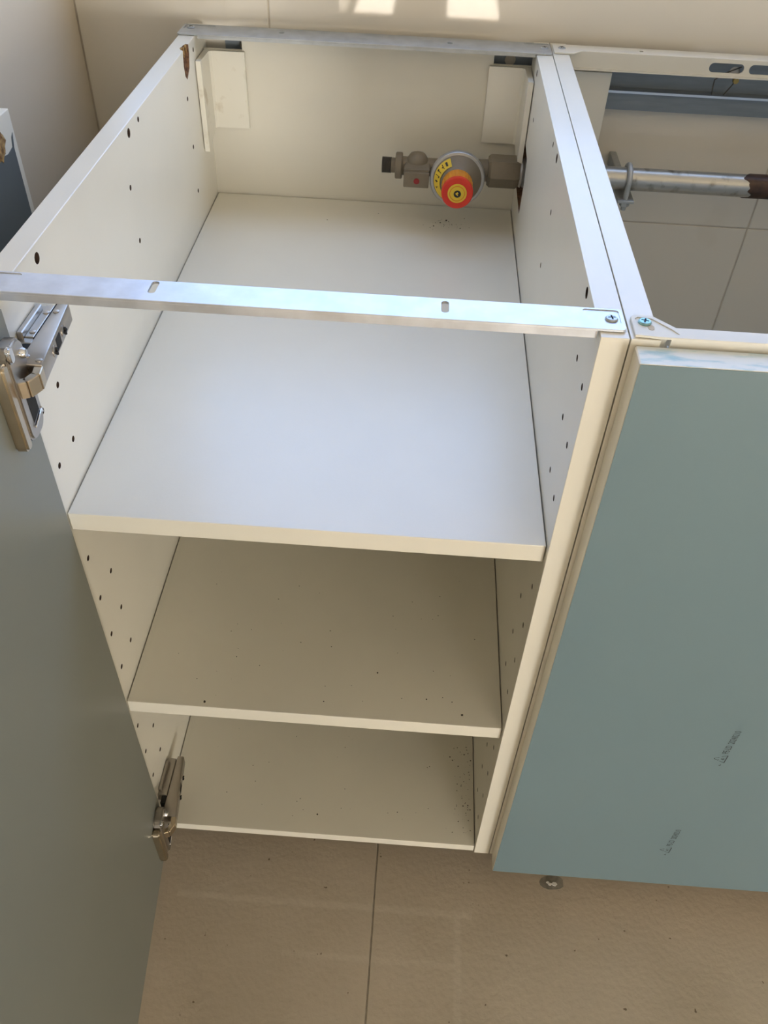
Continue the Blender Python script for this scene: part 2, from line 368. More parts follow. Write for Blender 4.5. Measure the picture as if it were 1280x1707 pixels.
obj('splinter', bm, M['chip'], cab)['label'] = 'torn pale splinters over the brown gouge'

obj('back_panel', prism(bmesh.new(), [(lx(D), 0.0), (CW, 0.0), (CW, 0.6735), (0.3215, 0.6735), (0.3215, 0.691), (0.0395, 0.691), (0.0395, 0.6735), (lx(D), 0.6735)],
    lambda a, b, h: (a, h, b), D+0.0004, D+0.0036), M['whiteB'], cab)
def shelf(name, y0, z1, th, y1=D-0.0012):
    g = 0.0009
    bm = hexa(bmesh.new(), [(g, y0, z1-th), (CW-g, y0, z1-th), (CW-g, y1, z1-th), (lx(y1)+g, y1, z1-th), (g, y0, z1), (CW-g, y0, z1), (CW-g, y1, z1), (lx(y1)+g, y1, z1)], 0.0006, 2)
    return obj(name, bm, M['white'], cab)
shelf('shelf', 0.0062, 0.5092, 0.0172)
shelf('shelf', 0.0060, 0.2564, 0.0172)
shelf('bottom_panel', 0.0020, 0.0120, 0.0120)
for x, y in ((0.03, 0.06), (CW-0.03, 0.06), (0.03, 0.53), (CW-0.03, 0.53)):
    obj('leg', lathe(bmesh.new(), (x, y, FLOOR), (0, 0, 1), [(0, 0.022), (0.006, 0.024), (0.010, 0.016), (0.070, 0.016), (0.074, 0.024), (0.080, 0.024)], 20), M['ink'], cab, smooth=True)

def screw(parent, x, y, z, r, m, d=(0, 0, 1), twist=0.4):
    d = Vector(d)
    o = obj('screw', lathe(bmesh.new(), Vector((x, y, z))-d*0.0004, d, [(0, r), (0.0009, r), (0.0017, r*0.82), (0.0020, r*0.45)], 20), m, parent, smooth=True)
    u = d.orthogonal().normalized(); w = d.cross(u)
    bm = bmesh.new(); c, s = math.cos(twist), math.sin(twist); p = Vector((x, y, z)) + d*0.0011
    a_, b_ = r*0.58, r*0.13
    P = lambda a, b, h: p + (u*c + w*s)*a + (w*c - u*s)*b + d*h
    prism(bm, [(-a_, -b_), (-b_, -b_), (-b_, -a_), (b_, -a_), (b_, -b_), (a_, -b_), (a_, b_), (b_, b_), (b_, a_), (-b_, a_), (-b_, b_), (-a_, b_)], P, 0.0, 0.002)
    cut(o, bm, M['dark'])
    return o

# front stretcher: bent galvanised strip
def strip_rail(name, parent, x0, x1, y0, y1, z, th, lip, m, tab=0.017, slots=(), lipx=None, chamfer=False, back_lip=0):
    bm = bmesh.new()
    poly = rrect(x0, x1, y0, y1, 0.003, 3)
    if chamfer: poly = chamfer
    prism(bm, poly, XY, z, z+th, 0.0003, 1)
    o = obj(name, bm, m, parent, smooth=True, angle=25)
    if slots:
        bm = bmesh.new()
        for sx_, ya, yb, w in slots: prism(bm, rrect(sx_-w, sx_+w, ya, yb, w*0.98, 5), XY, z-0.004, z+0.006)
        cut(o, bm, m)
    return o
def join(o, bm):
    off = Vector((0, 0, 0)); par = o.parent
    while par is not None: off += par.location; par = par.parent
    bmesh.ops.recalc_face_normals(bm, faces=bm.faces)
    bmesh.ops.translate(bm, verts=bm.verts, vec=-off)
    bm.from_mesh(o.data)
    for f in bm.faces: f.material_index = 0
    bm.to_mesh(o.data); bm.free()
    for p in o.data.polygons: p.use_smooth = True
    o.data.set_sharp_from_angle(angle=math.radians(25))
def lip_bm(x0, x1, y, z, th, drop, foot=0.005):
    prof = [(y, z-drop), (y+foot, z-drop), (y+foot, z-drop+th), (y+th, z-drop+th), (y+th, z+th*0.4), (y+0.0004, z+th*0.4), (y, z)]
    return prism(bmesh.new(), prof, lambda a, b, h: (h, a, b), x0, x1)
def stamp(o, x0, x1, y0, y1, z, m):
    """pressed rectangle: shallow sunken pocket"""
    bm = prism(bmesh.new(), rrect(x0, x1, y0, y1, 0.002, 3), XY, z-0.0006, z+0.003)
    cut(o, bm, m)
ZR = H + 0.0003
fr = strip_rail('front_stretcher', cab, -0.0165, CW+0.0158, 0.0058, 0.0302, ZR, 0.0017, 0.0105, M['zinc'], tab=0.0172, slots=[(0.0922, 0.0145, 0.0290, 0.0024), (0.2715, 0.0133, 0.0270, 0.0024)])
fr['label'] = 'galvanised steel strip across the front top'
stamp(fr, CW-0.0085, CW+0.0135, 0.0125, 0.0285, ZR+0.0017, M['zinc']); stamp(fr, -0.0145, 0.0085, 0.0125, 0.0285, ZR+0.0017, M['zinc'])
join(fr, lip_bm(-0.0165+0.0172, CW-0.0012, 0.0058, ZR, 0.0014, 0.0046))
screw(fr, 0.3722, 0.0185, ZR+0.0012, 0.0040, M['screwg'], twist=0.9); screw(fr, -0.0080, 0.0185, ZR+0.0012, 0.0040, M['screwg'])
rr = strip_rail('rear_stretcher', cab, -0.0232, CW+0.0165, 0.5560, 0.5945, ZR, 0.0017, 0.0080, M['zincdull'], tab=0.0222, slots=[(0.0868, 0.5760, 0.5830, 0.0030), (0.271, 0.5720, 0.5790, 0.0030)])
rr['label'] = 'galvanised steel strip across the rear top, beside the wall'
stamp(rr, -0.0205, 0.012, 0.5740, 0.5915, ZR+0.0017, M['zincdull'])
stamp(rr, CW-0.012, CW+0.0145, 0.5740, 0.5915, ZR+0.0017, M['zincdull'])
join(rr, lip_bm(-0.001, CW-0.0012, 0.5560, ZR, 0.0012, 0.0026))
screw(rr, -0.0135, 0.5825, ZR+0.0012, 0.0044, M['screwg'], twist=0.2); screw(rr, 0.3735, 0.5775, ZR+0.0012, 0.0042, M['screwg'], twist=1.0)

# white corner covers over the wall hangers
def corner_cover(parent, xs, sgn, label, y_front, marks=False, w=0.0465):
    """L-shaped cover: a plate along the back and a flange along the side; sgn=+1 means the plate runs to +x"""
    bm = bmesh.new()
    X = lambda a: xs + sgn*a
    yb = D - 0.0006
    f = lambda a, b, h: (X(a), b, h)
    poly = [(0.0006, y_front), (0.0062, y_front), (0.0068, yb-0.0075), (0.0095, yb-0.0045), (w, yb-0.0045), (w, yb), (0.0006, yb)]
    a = [(X(u), v) for u, v in poly]
    lo = [bm.verts.new((x, y, 0.5905 - (0.014 if v[0] < 0.0064 and v[1] < y_front+0.01 else 0))) for (x, y), v in zip(a, poly)]
    hi = [bm.verts.new((x, y, 0.6728)) for x, y in a]
    n = len(a); bm.faces.new(lo[::-1]); bm.faces.new(hi)
    for k in range(n): bm.faces.new((lo[k], lo[(k+1) % n], hi[(k+1) % n], hi[k]))
    o = obj('hanger_cover', bm, M['white'] if not marks else M['coverdirty'], parent)
    o['label'] = label
    return o
M['coverdirty'] = mat('scuffed_white_plastic', (0.80, 0.76, 0.65), 0.4, col2=(0.62, 0.55, 0.42), vscale=45, ramp=(0.30, 0.42), detail=6)
corner_cover(cab, lx(D)+0.0006, 1, 'scuffed cream corner cover at the left rear', 0.545, True)
corner_cover(cab, CW-0.0004, -1, 'clean cream corner cover at the right rear', 0.537)

# ------------------------------------------------------------------ open door on its two hinges
A0 = Vector((0.0061, -0.0043, 0)); dd = Vector((0.09564, -0.99542, 0)); nn = Vector((0.99542, 0.09564, 0))
def DP(a, z, h): return A0 + dd*a + nn*h + Vector((0, 0, z))
DZ0, DZ1, DW = 0.0, 0.6910, 0.397
bm = hexa(bmesh.new(), [DP(0, DZ0, -0.019), DP(0, DZ0, -0.0004), DP(DW, DZ0, -0.0004), DP(DW, DZ0, -0.019), DP(0, DZ1, -0.019), DP(0, DZ1, -0.0004), DP(DW, DZ1, -0.0004), DP(DW, DZ1, -0.019)], 0.0006, 1)
door = obj('door', bm, M['topedge'], cab); door['label'] = 'cabinet door swung open to the left, inner face under grey-blue film'
obj('protective_film', prism(bmesh.new(), [(0.0004, DZ0+0.0004), (DW-0.0004, DZ0+0.0004), (DW-0.0004, DZ1-0.0004), (0.0004, DZ1-0.0004)], DP, -0.0004, 0.0), M['filmL'], door)

def hinge(zc, flip):
    """cup on the door, arm on the side panel; zc = height of the arm's centre, flip mirrors it up-down"""
    s = flip
    # arm: tapered box standing off the side panel
    def AP(y, x, z): return Vector((x, y, zc + s*z))
    bm = bmesh.new()
    def taper(y0, y1, xa, xb0, xb1, z0, z1, bev):
        hexa(bm, [AP(y0, xa, z0), AP(y0, xb0, z0), AP(y1, xb1, z0), AP(y1, xa, z0), AP(y0, xa, z1), AP(y0, xb0, z1), AP(y1, xb1, z1), AP(y1, xa, z1)], bev, 2)
    taper(-0.014, 0.060, 0.0105, 0.0262, 0.0180, -0.0065, 0.0070, 0.0011)
    arm = obj('hinge', bm, M['nickel'], cab, smooth=True)
    arm['label'] = 'nickel hinge near the %s of the door' % ('top' if flip > 0 else 'bottom')
    def sub(name, bm, m, smooth=True): return obj(name, bm, m, arm, smooth=smooth)
    bm = bmesh.new()          # mounting plate with its stepped wing
    def tp(y0, y1, x0, x1, z0, z1, bev=0.0006): hexa(bm, [AP(y0, x0, z0), AP(y0, x1, z0), AP(y1, x1, z0), AP(y1, x0, z0), AP(y0, x0, z1), AP(y0, x1, z1), AP(y1, x1, z1), AP(y1, x0, z1)], bev, 1)
    tp(0.010, 0.056, 0.0002, 0.0103, -0.0075, 0.0060); tp(0.014, 0.050, 0.0002, 0.0040, -0.0125, 0.0110)
    sub('mounting_plate', bm, M['nickel'])
    # wing of the arm's upper face, lower towards the panel, with a dark seam
    bm = bmesh.new(); tp(0.016, 0.056, 0.0040, 0.0098, 0.0040, 0.0069, 0.0004); sub('side_wing', bm, M['nickel'])
    bm = bmesh.new(); tp(0.001, 0.0155, 0.0045, 0.0104, -0.0055, 0.0055, 0.0005); tp(0.0155, 0.0585, 0.0098, 0.0106, 0.0030, 0.0066, 0.0); sub('dark_gap', bm, M['dark'], False)
    for y, x in ((-0.0095, 0.0228), (-0.006, 0.0135), (0.048, 0.0135), (0.046, 0.0075), (0.022, 0.0072)):
        zt = 0.0068 if x > 0.01 else 0.0067
        sub('rivet', lathe(bmesh.new(), AP(y, x, zt), (0, 0, s), [(0, 0.0023), (0.0007, 0.0022), (0.0011, 0.0012)], 14), M['nickel'])
    slope = (0.0180-0.0262)/0.074
    fx_ = lambda y: 0.0262 + slope*(y+0.014)
    nx = Vector((1, -slope, 0)).normalized()
    for y in (0.012, 0.036):
        p = AP(y, fx_(y), 0.0)
        o = sub('screw', lathe(bmesh.new(), p - nx*0.001, nx, [(0, 0.0040), (0.0014, 0.0040), (0.0019, 0.0030)], 18), M['nickel'])
        bm = bmesh.new()
        for du, dz in ((0.0026, 0.0006), (0.0006, 0.0026)):
            prism(bm, [(-du, -dz), (du, -dz), (du, dz), (-du, dz)], lambda a, b, h: p + Vector((slope, 1, 0)).normalized()*a + Vector((0, 0, b)) + nx*h, 0.0006, 0.0010 + 0.0012)
        sub('screw_cross', bm, M['dark'], False)
    pts = [(0.0185, -0.0042), (0.0285, -0.0042), (0.0285, 0.0042), (0.0185, 0.0042)]
    sub('slot', prism(bmesh.new(), pts, lambda a, b, h: AP(a, fx_(a)+h, b), -0.001, 0.0002), M['dark'], False)
    # gold-tinted link from the arm into the cup
    zi0, zi1 = -0.0058, 0.0058
    bm = bmesh.new()
    path = [(0.0235, -0.0135), (0.0247, -0.0215), (0.0215, -0.0290), (0.0120, -0.0330)]
    th = 0.0055
    for (xa, ya), (xb, yb) in zip(path, path[1:]):
        d_ = Vector((xb-xa, yb-ya, 0)).normalized(); q = Vector((-d_.y, d_.x, 0))*th*0.5
        a_, b_ = Vector((xa, ya, zc)), Vector((xb, yb, zc)) + d_*0.001
        hexa(bm, [a_-q+Vector((0, 0, zi0)), a_+q+Vector((0, 0, zi0)), b_+q+Vector((0, 0, zi0)), b_-q+Vector((0, 0, zi0)), a_-q+Vector((0, 0, zi1)), a_+q+Vector((0, 0, zi1)), b_+q+Vector((0, 0, zi1)), b_-q+Vector((0, 0, zi1))], 0.0005, 1)
    sub('link', bm, M['goldnickel'])
    # cup: long rounded plate with a domed body, on the door's inner face
    zc2 = zc - 0.006
    def CP(a, b, h): return DP(a, zc2 + b, h)
    bm = prism(bmesh.new(), rrect(0.0065, 0.034, -0.034, 0.034, 0.010, 6), CP, 0.0001, 0.0094, 0.0018, 3)
    cup = sub('cup', bm, M['nickel'])
    sub('cup_rim', prism(bmesh.new(), rrect(0.0335, 0.0420, -0.033, 0.030, 0.0035, 4), CP, 0.0001, 0.0084, 0.0014, 2), M['goldnickel'])
    sub('cup_opening', prism(bmesh.new(), [(0.0130, -0.0195), (0.0250, -0.0215), (0.0255, -0.001), (0.0130, 0.001)], CP, 0.0090, 0.0097), M['dark'], False)
    bm = bmesh.new()
    prism(bm, [(0.0115, -0.0215), (0.0265, -0.0245), (0.0265, -0.0230), (0.0115, -0.0200)], CP, 0.0092, 0.0108, 0.0003, 1)
    prism(bm, [(0.0135, -0.003), (0.0165, -0.0045), (0.0200, 0.0040), (0.0170, 0.0050)], CP, 0.0092, 0.0112, 0.0003, 1)
    prism(bm, [(0.0080, -0.0255), (0.0120, -0.0230), (0.0090, -0.0200)], CP, 0.0092, 0.0102, 0.0003, 1)
    sub('cup_spring', bm, M['chrome'])
    bm = lathe(bmesh.new(), CP(0.0130, 0.0225, 0.008), nn, [(0, 0.0036), (0.003, 0.0034), (0.0044, 0.0025), (0.0050, 0.0010)], 18)
    sub('pivot_pin', bm, M['chrome'])
    sub('lever', prism(bmesh.new(), rrect(0.0260, 0.0330, 0.026, 0.037, 0.003, 4), CP, 0.0080, 0.0112, 0.0010, 2), M['chrome'])
    return arm
hinge(0.6515, 1)
hinge(0.0560, -1)

# ------------------------------------------------------------------ the sink cabinet on the right
X2 = CW + T + 0.0004; RW = 0.60
sink = thing('sink_cabinet', 'backless sink base cabinet with a closed blue-grey door on the right', 'cabinet', (X2+RW/2, 0.295, 0))
side2 = obj('side_panel', B(X2, X2+T, 0, SY, 0, H, bevel=0.0004), M['white'], sink)
bm = prism(bmesh.new(), [(0.530, 0.607), (0.5035, 0.604), (0.4985, 0.580), (0.5025, 0.543), (0.577, 0.5465), (0.580, 0.578), (0.577, 0.606)], YZr, X2-0.002, X2+T+0.01)
cut(side2, bm, M['core'])
cut(side2, box(bmesh.new(), X2-0.01, X2+T+0.01, 0.5930, 0.62, 0.628, 0.692), M['core'])
side3 = obj('side_panel', B(X2+RW-T, X2+RW, 0, SY, 0, H, bevel=0.0007), M['white'], sink)
cut(side3, box(bmesh.new(), X2+RW-T-0.01, X2+RW+0.01, 0.5930, 0.62, 0.628, 0.692), M['core'])
obj('bottom_panel', B(X2+T+0.0008, X2+RW-T-0.0008, 0.002, 0.588, 0, 0.012, bevel=0.0006), M['white'], sink)
for x, y in ((X2+0.03, 0.06), (X2+RW-0.03, 0.06), (X2+0.03, 0.53), (X2+RW-0.03, 0.53)):
    obj('leg', lathe(bmesh.new(), (x, y, FLOOR), (0, 0, 1), [(0, 0.022), (0.006, 0.024), (0.010, 0.016), (0.070, 0.016), (0.074, 0.024), (0.080, 0.024)], 20), M['ink'], sink, smooth=True)
XE = X2 + RW
# white coated front stretcher with a widened, chamfered tab
poly = [(X2+0.0022, 0.0020), (X2+0.0160, 0.0008), (XE-0.0160, 0.0008), (XE-0.002, 0.0020), (XE-0.002, 0.0245), (XE-0.016, 0.0245), (XE-0.027, 0.0125), (X2+0.0280, 0.0125), (X2+0.0155, 0.0250), (X2+0.0045, 0.0250), (X2+0.0022, 0.0225)]
bm = prism(bmesh.new(), poly, XY, ZR, ZR+0.0017, 0.0003, 1)
fs = obj('front_stretcher', bm, M['railplastic'], sink, smooth=True, angle=25); fs['label'] = 'white coated strip across the front top'
bm = prism(bmesh.new(), [(X2+0.0045, 0.0075), (X2+0.0065, 0.0055), (X2+0.0290, 0.0048), (X2+0.0255, 0.0100), (X2+0.0148, 0.0215), (X2+0.0065, 0.0225), (X2+0.0045, 0.0205)], XY, ZR+0.0011, ZR+0.004)
cut(fs, bm, M['railplastic'])
join(fs, lip_bm(X2+0.0235, XE-0.0235, 0.0008, ZR, 0.0016, 0.0085)); join(fs, lip_bm(X2+0.0178, X2+0.0215, 0.0035, ZR, 0.0016, 0.0085, 0.002))
obj('slot', prism(bmesh.new(), rrect(X2+0.0112, X2+0.0150, 0.0090, 0.0145, 0.0018, 4), XY, ZR+0.0006, ZR+0.0013), M['wgrout'], fs)
screw(fs, 0.3920, 0.0172, ZR+0.0012, 0.0041, M['screw'], twist=0.5)
# white rear stretcher: top flange and a deep slotted front face
poly = [(X2+0.0012, 0.5640), (X2+0.0215, 0.5635), (X2+0.0330, 0.5755), (XE-0.033, 0.5755), (XE-0.0215, 0.5635), (XE-0.0012, 0.5640), (XE-0.0012, 0.5945), (X2+0.0012, 0.5945)]
bm = prism(bmesh.new(), poly, XY, ZR, ZR+0.0017, 0.0003, 1)
YF2 = 0.5740
rs = obj('rear_stretcher', bm, M['railplastic'], sink, smooth=True, angle=25); rs['label'] = 'white coated strip with oval slots across the rear top'
bm = prism(bmesh.new(), rrect(0.4770, 0.4812, 0.5815, 0.5865, 0.001, 2), XY, ZR-0.003, ZR+0.005)
cut(rs, bm, M['railplastic'])
ff = obj('slotted_face', prism(bmesh.new(), [(X2+T+0.0015, 0.6780), (XE-T-0.0015, 0.6780), (XE-T-0.0015, ZR-0.0030), (XE-0.0330, ZR+0.0012), (X2+0.0330, ZR+0.0012), (X2+T+0.0015, ZR-0.0030)], lambda a, b, h: (a, h, b), YF2, YF2+0.0016), M['railplastic'], sink)
bm = bmesh.new()
for xa, xb in ((0.5530, 0.5905), (0.5960, 0.634), (0.640, 0.677), (0.80, 0.837)): prism(bm, rrect(xa, xb, 0.6822, 0.6918, 0.0047, 5), lambda a, b, h: (a, h, b), YF2-0.01, YF2+0.01)
cut(ff, bm, M['railplastic'])
join(ff, box(bmesh.new(), X2+T+0.0015, XE-T-0.0015, YF2-0.0022, YF2, 0.6778, 0.6794))
screw(rs, 0.3925, 0.5800, ZR+0.0014, 0.0042, M['screwg'], twist=0.3)
corner_cover(sink, X2+T, 1, 'cream corner cover behind the white side panel', 0.545, w=0.0535)
# door
dx0, dx1, dy0, dy1, dz1 = 0.3848, XE-0.0030, -0.0200, 0.0, 0.6903
d2 = obj('door', B(dx0, dx1, dy0+0.0004, dy1-0.0006, 0.0, dz1, bevel=0.0006, seg=1), M['doorwhite'] if 'doorwhite' in M else M['white'], sink)
d2['label'] = 'closed door whose front is covered in blue-grey film'
obj('protective_film', B(dx0+0.0004, dx1-0.0004, dy0, dy0+0.0004, 0.0004, dz1-0.0004), M['film'], d2)
obj('film_residue', B(dx0+0.0008, dx1-0.0008, dy0+0.0006, dy1-0.0012, dz1-0.0002, dz1+0.0002), M['topedge'], d2)['label'] = 'pale blue torn film left along the top edge'

def text_bm(s, size):
    cu = bpy.data.curves.new('t', 'FONT'); cu.body = s; cu.size = size; cu.align_x = 'LEFT'; cu.resolution_u = 3
    o = bpy.data.objects.new('t', cu); C.objects.link(o)
    bpy.context.view_layer.update()
    dg = bpy.context.evaluated_depsgraph_get()
    me = bpy.data.meshes.new_from_object(o.evaluated_get(dg))
    bm = bmesh.new(); bm.from_mesh(me)
    bpy.data.objects.remove(o); bpy.data.curves.remove(cu); bpy.data.meshes.remove(me)
    return bm
def mark(z0, slant):
    """recycling print running up the door: arrow, triangle, code and date"""
    bm = text_bm('PE-LD  20240210', 0.0072)
    bmesh.ops.transform(bm, verts=bm.verts, matrix=Matrix.Translation((0.0185, 0, 0)) @ Matrix.Diagonal((0.74, 1.15, 1, 1)))
    def line(p, q, w):
        p, q = Vector(p), Vector(q); d = (q-p).normalized(); n_ = Vector((-d.y, d.x))*w/2
        bm.faces.new([bm.verts.new((*v, 0)) for v in (p-n_, q-n_, q+n_, p+n_)])
    line((0, 0.001), (-0.0028, 0.001), 0.0006); line((-0.0028, 0.0007), (-0.0017, 0.0026), 0.0006)
    line((0.0030, -0.0010), (0.0155, -0.0010), 0.0009)
    line((0.0030, -0.0008), (0.0058, 0.0042), 0.0005); line((0.0066, 0.0056), (0.0086, 0.0092), 0.0006)
    line((0.0155, -0.0008), (0.0128, 0.0040), 0.0005); line((0.0118, 0.0058), (0.0098, 0.0092), 0.0005); line((0.0086, 0.0094), (0.0100, 0.0094), 0.0008)
    line((0.0066, 0.0056), (0.0080, 0.0052), 0.0006); line((0.0118, 0.0058), (0.0108, 0.0068), 0.0006)
    line((0.0076, 0.0014), (0.0104, 0.0014), 0.0006); line((0.0096, 0.0003), (0.0096, 0.0036), 0.0006); line((0.0096, 0.0036), (0.0076, 0.0014), 0.0006)
    th = math.radians(90 - slant)
    R = Matrix(((math.cos(th), -math.sin(th), 0, 0), (0, 0, -1, 0), (math.sin(th), math.cos(th), 0, 0), (0, 0, 0, 1)))
    bmesh.ops.transform(bm, verts=bm.verts, matrix=Matrix.Translation((0.5635, dy0-0.00012, z0)) @ R)
    obj('printed_mark', bm, M['inkgrey'], d2)
mark(0.2655, 0); mark(0.0765, 0)

# ------------------------------------------------------------------ galvanised wall rail behind both cabinets
rail = thing('suspension_rail', 'blue-grey galvanised steel hanging rail fixed along the back wall', 'rail', (0.5, YW, 0.66))
bm = prism(bmesh.new(), [(0.6105, 0.631), (0.5985, 0.631), (0.5985, 0.6490), (0.5950, 0.6500), (0.5950, 0.6525), (0.6085, 0.6525), (0.6085, 0.690), (0.6105, 0.690)], lambda a, b, h: (h, a, b), 0.017, 1.20)
rl = obj('profile', bm, M['railsteel'], rail)
bm = bmesh.new()
for k in range(14): lathe(bm, (0.341+0.0503*k, 0.600, 0.6738), (0, 1, 0), [(0, 0.0062), (0.0112, 0.0062)], 20)
for k in range(1, 7): lathe(bm, (0.341-0.0503*k, 0.600, 0.6738), (0, 1, 0), [(0, 0.0062), (0.0112, 0.0062)], 20)
cut(rl, bm, M['railsteel'])
obj('bright_lip', B(0.018, 1.199, 0.5942, 0.5950, 0.6500, 0.6525), M['chrome'], rail)['label'] = 'bright worn lip of the rail'
hook = thing('wire_hook', 'small bent wire clip with a brass screw hanging in the wall rail', 'clip', (0.58, 0.600, 0.664))
obj('wire', tube(bmesh.new(), [(0.594, 0.5935, 0.684), (0.578, 0.5945, 0.6765), (0.5690, 0.5955, 0.6690), (0.5695, 0.596, 0.660), (0.5705, 0.5962, 0.6535)], 0.0007, 8), M['thread'], hook, smooth=True)
obj('wire', tube(bmesh.new(), [(0.5835, 0.5962, 0.6535), (0.589, 0.5955, 0.663), (0.592, 0.595, 0.669), (0.598, 0.594, 0.680)], 0.0007, 8), M['thread'], hook, smooth=True)
obj('screw', lathe(bmesh.new(), (0.5925, 0.602, 0.669), (0, -1, 0), [(0, 0.0022), (0.006, 0.0022), (0.006, 0.0036), (0.0078, 0.0030)], 12), M['brass'], hook, smooth=True)

# ------------------------------------------------------------------ gas pipe and regulator
PY, PZ = 0.545, 0.5735
pipe = thing('gas_pipe', 'grey galvanised gas pipe with a brown end and a bolted clamp', 'pipe', (0.6, PY, PZ))
obj('pipe', lathe(bmesh.new(), (0.378, PY, PZ), (1, 0, 0), [(0, 0.0125), (0.57, 0.0125)], 36), M['pipe'], pipe, smooth=True)
bm = bmesh.new(); n = 40
ring = []
for s in range(3):
    row = []
    for k in range(n):
        t = 2*PI*k/n; jag = 0.004*math.sin(t*2.0+0.6)+0.0022*math.sin(t*5+1)+0.0012*math.sin(t*11)
        x = (0.622 + jag, 0.624 + jag, 0.955)[s]; r = (0.01245, 0.0133, 0.0133)[s]
        row.append(bm.verts.new((x, PY + r*math.cos(t), PZ + r*math.sin(t))))
    ring.append(row)
for a, b in zip(ring, ring[1:]):
    for k in range(n): bm.faces.new((a[k], a[(k+1) % n], b[(k+1) % n], b[k]))
obj('brown_coating', bm, M['rust'], pipe, smooth=True)['label'] = 'dark brown flaking coating on the right end'
bm = bmesh.new()
pts = [(0.4865, PY-0.0150, PZ-0.030)] + [(0.4865, PY - 0.0150*math.cos(t), PZ + 0.0150*math.sin(t)) for t in [PI*k/14 for k in range(15)]] + [(0.4865, PY+0.0150, PZ-0.030)]
cl = obj('pipe_clamp', tube(bm, pts, 0.0030, 12), M['zincdull'], pipe, smooth=True)
obj('clamp_bar', B(0.4770, 0.4960, PY-0.021, PY+0.021, PZ-0.0205, PZ-0.0172, bevel=0.0006), M['zincdull'], cl)
for s in (-1, 1):
    obj('nut', lathe(bmesh.new(), (0.4865, PY+s*0.015, PZ-0.0205), (0, 0, -1), [(0, 0.0052), (0.0008, 0.0057), (0.0042, 0.0057), (0.005, 0.0052)], 6), M['zincdull'], cl)
obj('wall_bracket', B(0.474, 0.482, PY+0.011, YW-0.0005, PZ-0.010, PZ+0.006, bevel=0.001), M['zincdull'], cl)
obj('coupling', lathe(bmesh.new(), (0.3995, PY, PZ), (1, 0, 0), [(0, 0.0165), (0.004, 0.0175), (0.024, 0.0175), (0.028, 0.0150)], 32), M['pipe'], pipe, smooth=True)

reg = thing('gas_regulator', 'taupe gas regulator with an orange and red knob and a stop valve', 'regulator', (0.29, PY, PZ))
ax = (1, 0, 0)
bm = lathe(bmesh.new(), (0.2035, PY, PZ), ax, [(0, 0.0082), (0.0150, 0.0082), (0.0152, 0.0135), (0.0162, 0.0145), (0.0222, 0.0145), (0.0232, 0.0135), (0.0234, 0.0102), (0.110, 0.0098), (0.1102, 0.0118), (0.1260, 0.0122)], 40)
obj('body', bm, M['taupe'], reg, smooth=True)
prof = []
for k in range(9): prof += [(0.0002+k*0.00125, 0.0084), (0.0006+k*0.00125, 0.0092), (0.0009+k*0.00125, 0.0084)]
obj('thread', lathe(bmesh.new(), (0.2030, PY, PZ), ax, prof, 32), M['thread'], reg, smooth=True, angle=20)
obj('hex_nut', lathe(bmesh.new(), (0.3255, PY, PZ), ax, [(0, 0.0155), (0.003, 0.0180), (0.033, 0.0180), (0.0365, 0.0160)], 6, up=(0, 0.45, 1)), M['taupe'], reg, smooth=True)
obj('pipe_thread', lathe(bmesh.new(), (0.362, PY, PZ), ax, [(0, 0.0150), (0.002, 0.0165), (0.004, 0.0140), (0.0055, 0.0165), (0.0075, 0.0140), (0.009, 0.0165), (0.0115, 0.0140), (0.0175, 0.0140)], 28), M['rim'], reg, smooth=True)
# stop valve with its lever
XV = 0.2440
obj('valve_dome', lathe(bmesh.new(), (XV, PY-0.0005, PZ-0.013), (0, 0, 1), [(0, 0.0130), (0.016, 0.0138), (0.022, 0.0125), (0.0275, 0.0085), (0.0300, 0.002)], 28), M['taupe'], reg, smooth=True)
bm = bmesh.new()
lever = [(0.0095, 0.0010), (0.0095, -0.0062), (0.0130, -0.0118), (0.0145, -0.0155), (0.0145, -0.0355), (0.0135, -0.0365)]
poly = [(-a, b) for a, b in lever] + [(a, b) for a, b in lever[::-1]]
# lever lies in the plane tilted towards the front; b runs forward from the stem, h is its thickness
LV = lambda a, b, h: (XV + a, PY + 0.010 + b*0.96, PZ + 0.0025 + h + b*0.10)
prism(bm, poly, LV, -0.0060, 0.0065, 0.0012, 2)
prism(bm, rrect(-0.0145, 0.0145, -0.0385, -0.0355, 0.0008, 2), LV, -0.0125, 0.0045, 0.0006, 1)
lev = obj('lever', bm, M['taupe'], reg, smooth=True)
dp = Vector(LV(0.0005, -0.0386, -0.0050))
obj('red_dot', lathe(bmesh.new(), dp, (0, -1, -0.1), [(-0.0005, 0.0034), (0.0004, 0.0034), (0.0006, 0.002)], 18), M['reddot'], lev)
# diaphragm housing facing the front
XD = 0.2905; fy_ = (0, -1, 0)
hp = Vector((XD, PY, PZ-0.0015))
obj('housing', lathe(bmesh.new(), hp, fy_, [(-0.008, 0.014), (0.000, 0.021), (0.012, 0.0270), (0.020, 0.0285), (0.0265, 0.0285), (0.029, 0.0265), (0.038, 0.0185), (0.0415, 0.0165)], 56), M['taupe'], reg, smooth=True)
obj('rim', lathe(bmesh.new(), hp, fy_, [(0.0205, 0.0280), (0.0208, 0.0305), (0.0225, 0.0312), (0.0258, 0.0312), (0.0275, 0.0303), (0.0278, 0.0272)], 64, False, False), M['rim'], reg, smooth=True)
bm = bmesh.new()
prof = [(0.039, 0.0163), (0.0415, 0.0172), (0.062, 0.0166)]
knob = obj('knob', lathe(bm, hp, fy_, prof, 48, True, True), M['orange'], reg, smooth=True)
bm = bmesh.new()
for k in range(28):
    t = 2*PI*k/28; u = Vector((math.cos(t), 0, math.sin(t)))
    tube(bm, [hp + Vector((0, -0.042, 0)) + u*0.0169, hp + Vector((0, -0.061, 0)) + u*0.0164], 0.0007, 6)
obj('knob_ribs', bm, M['orange'], knob, smooth=True)
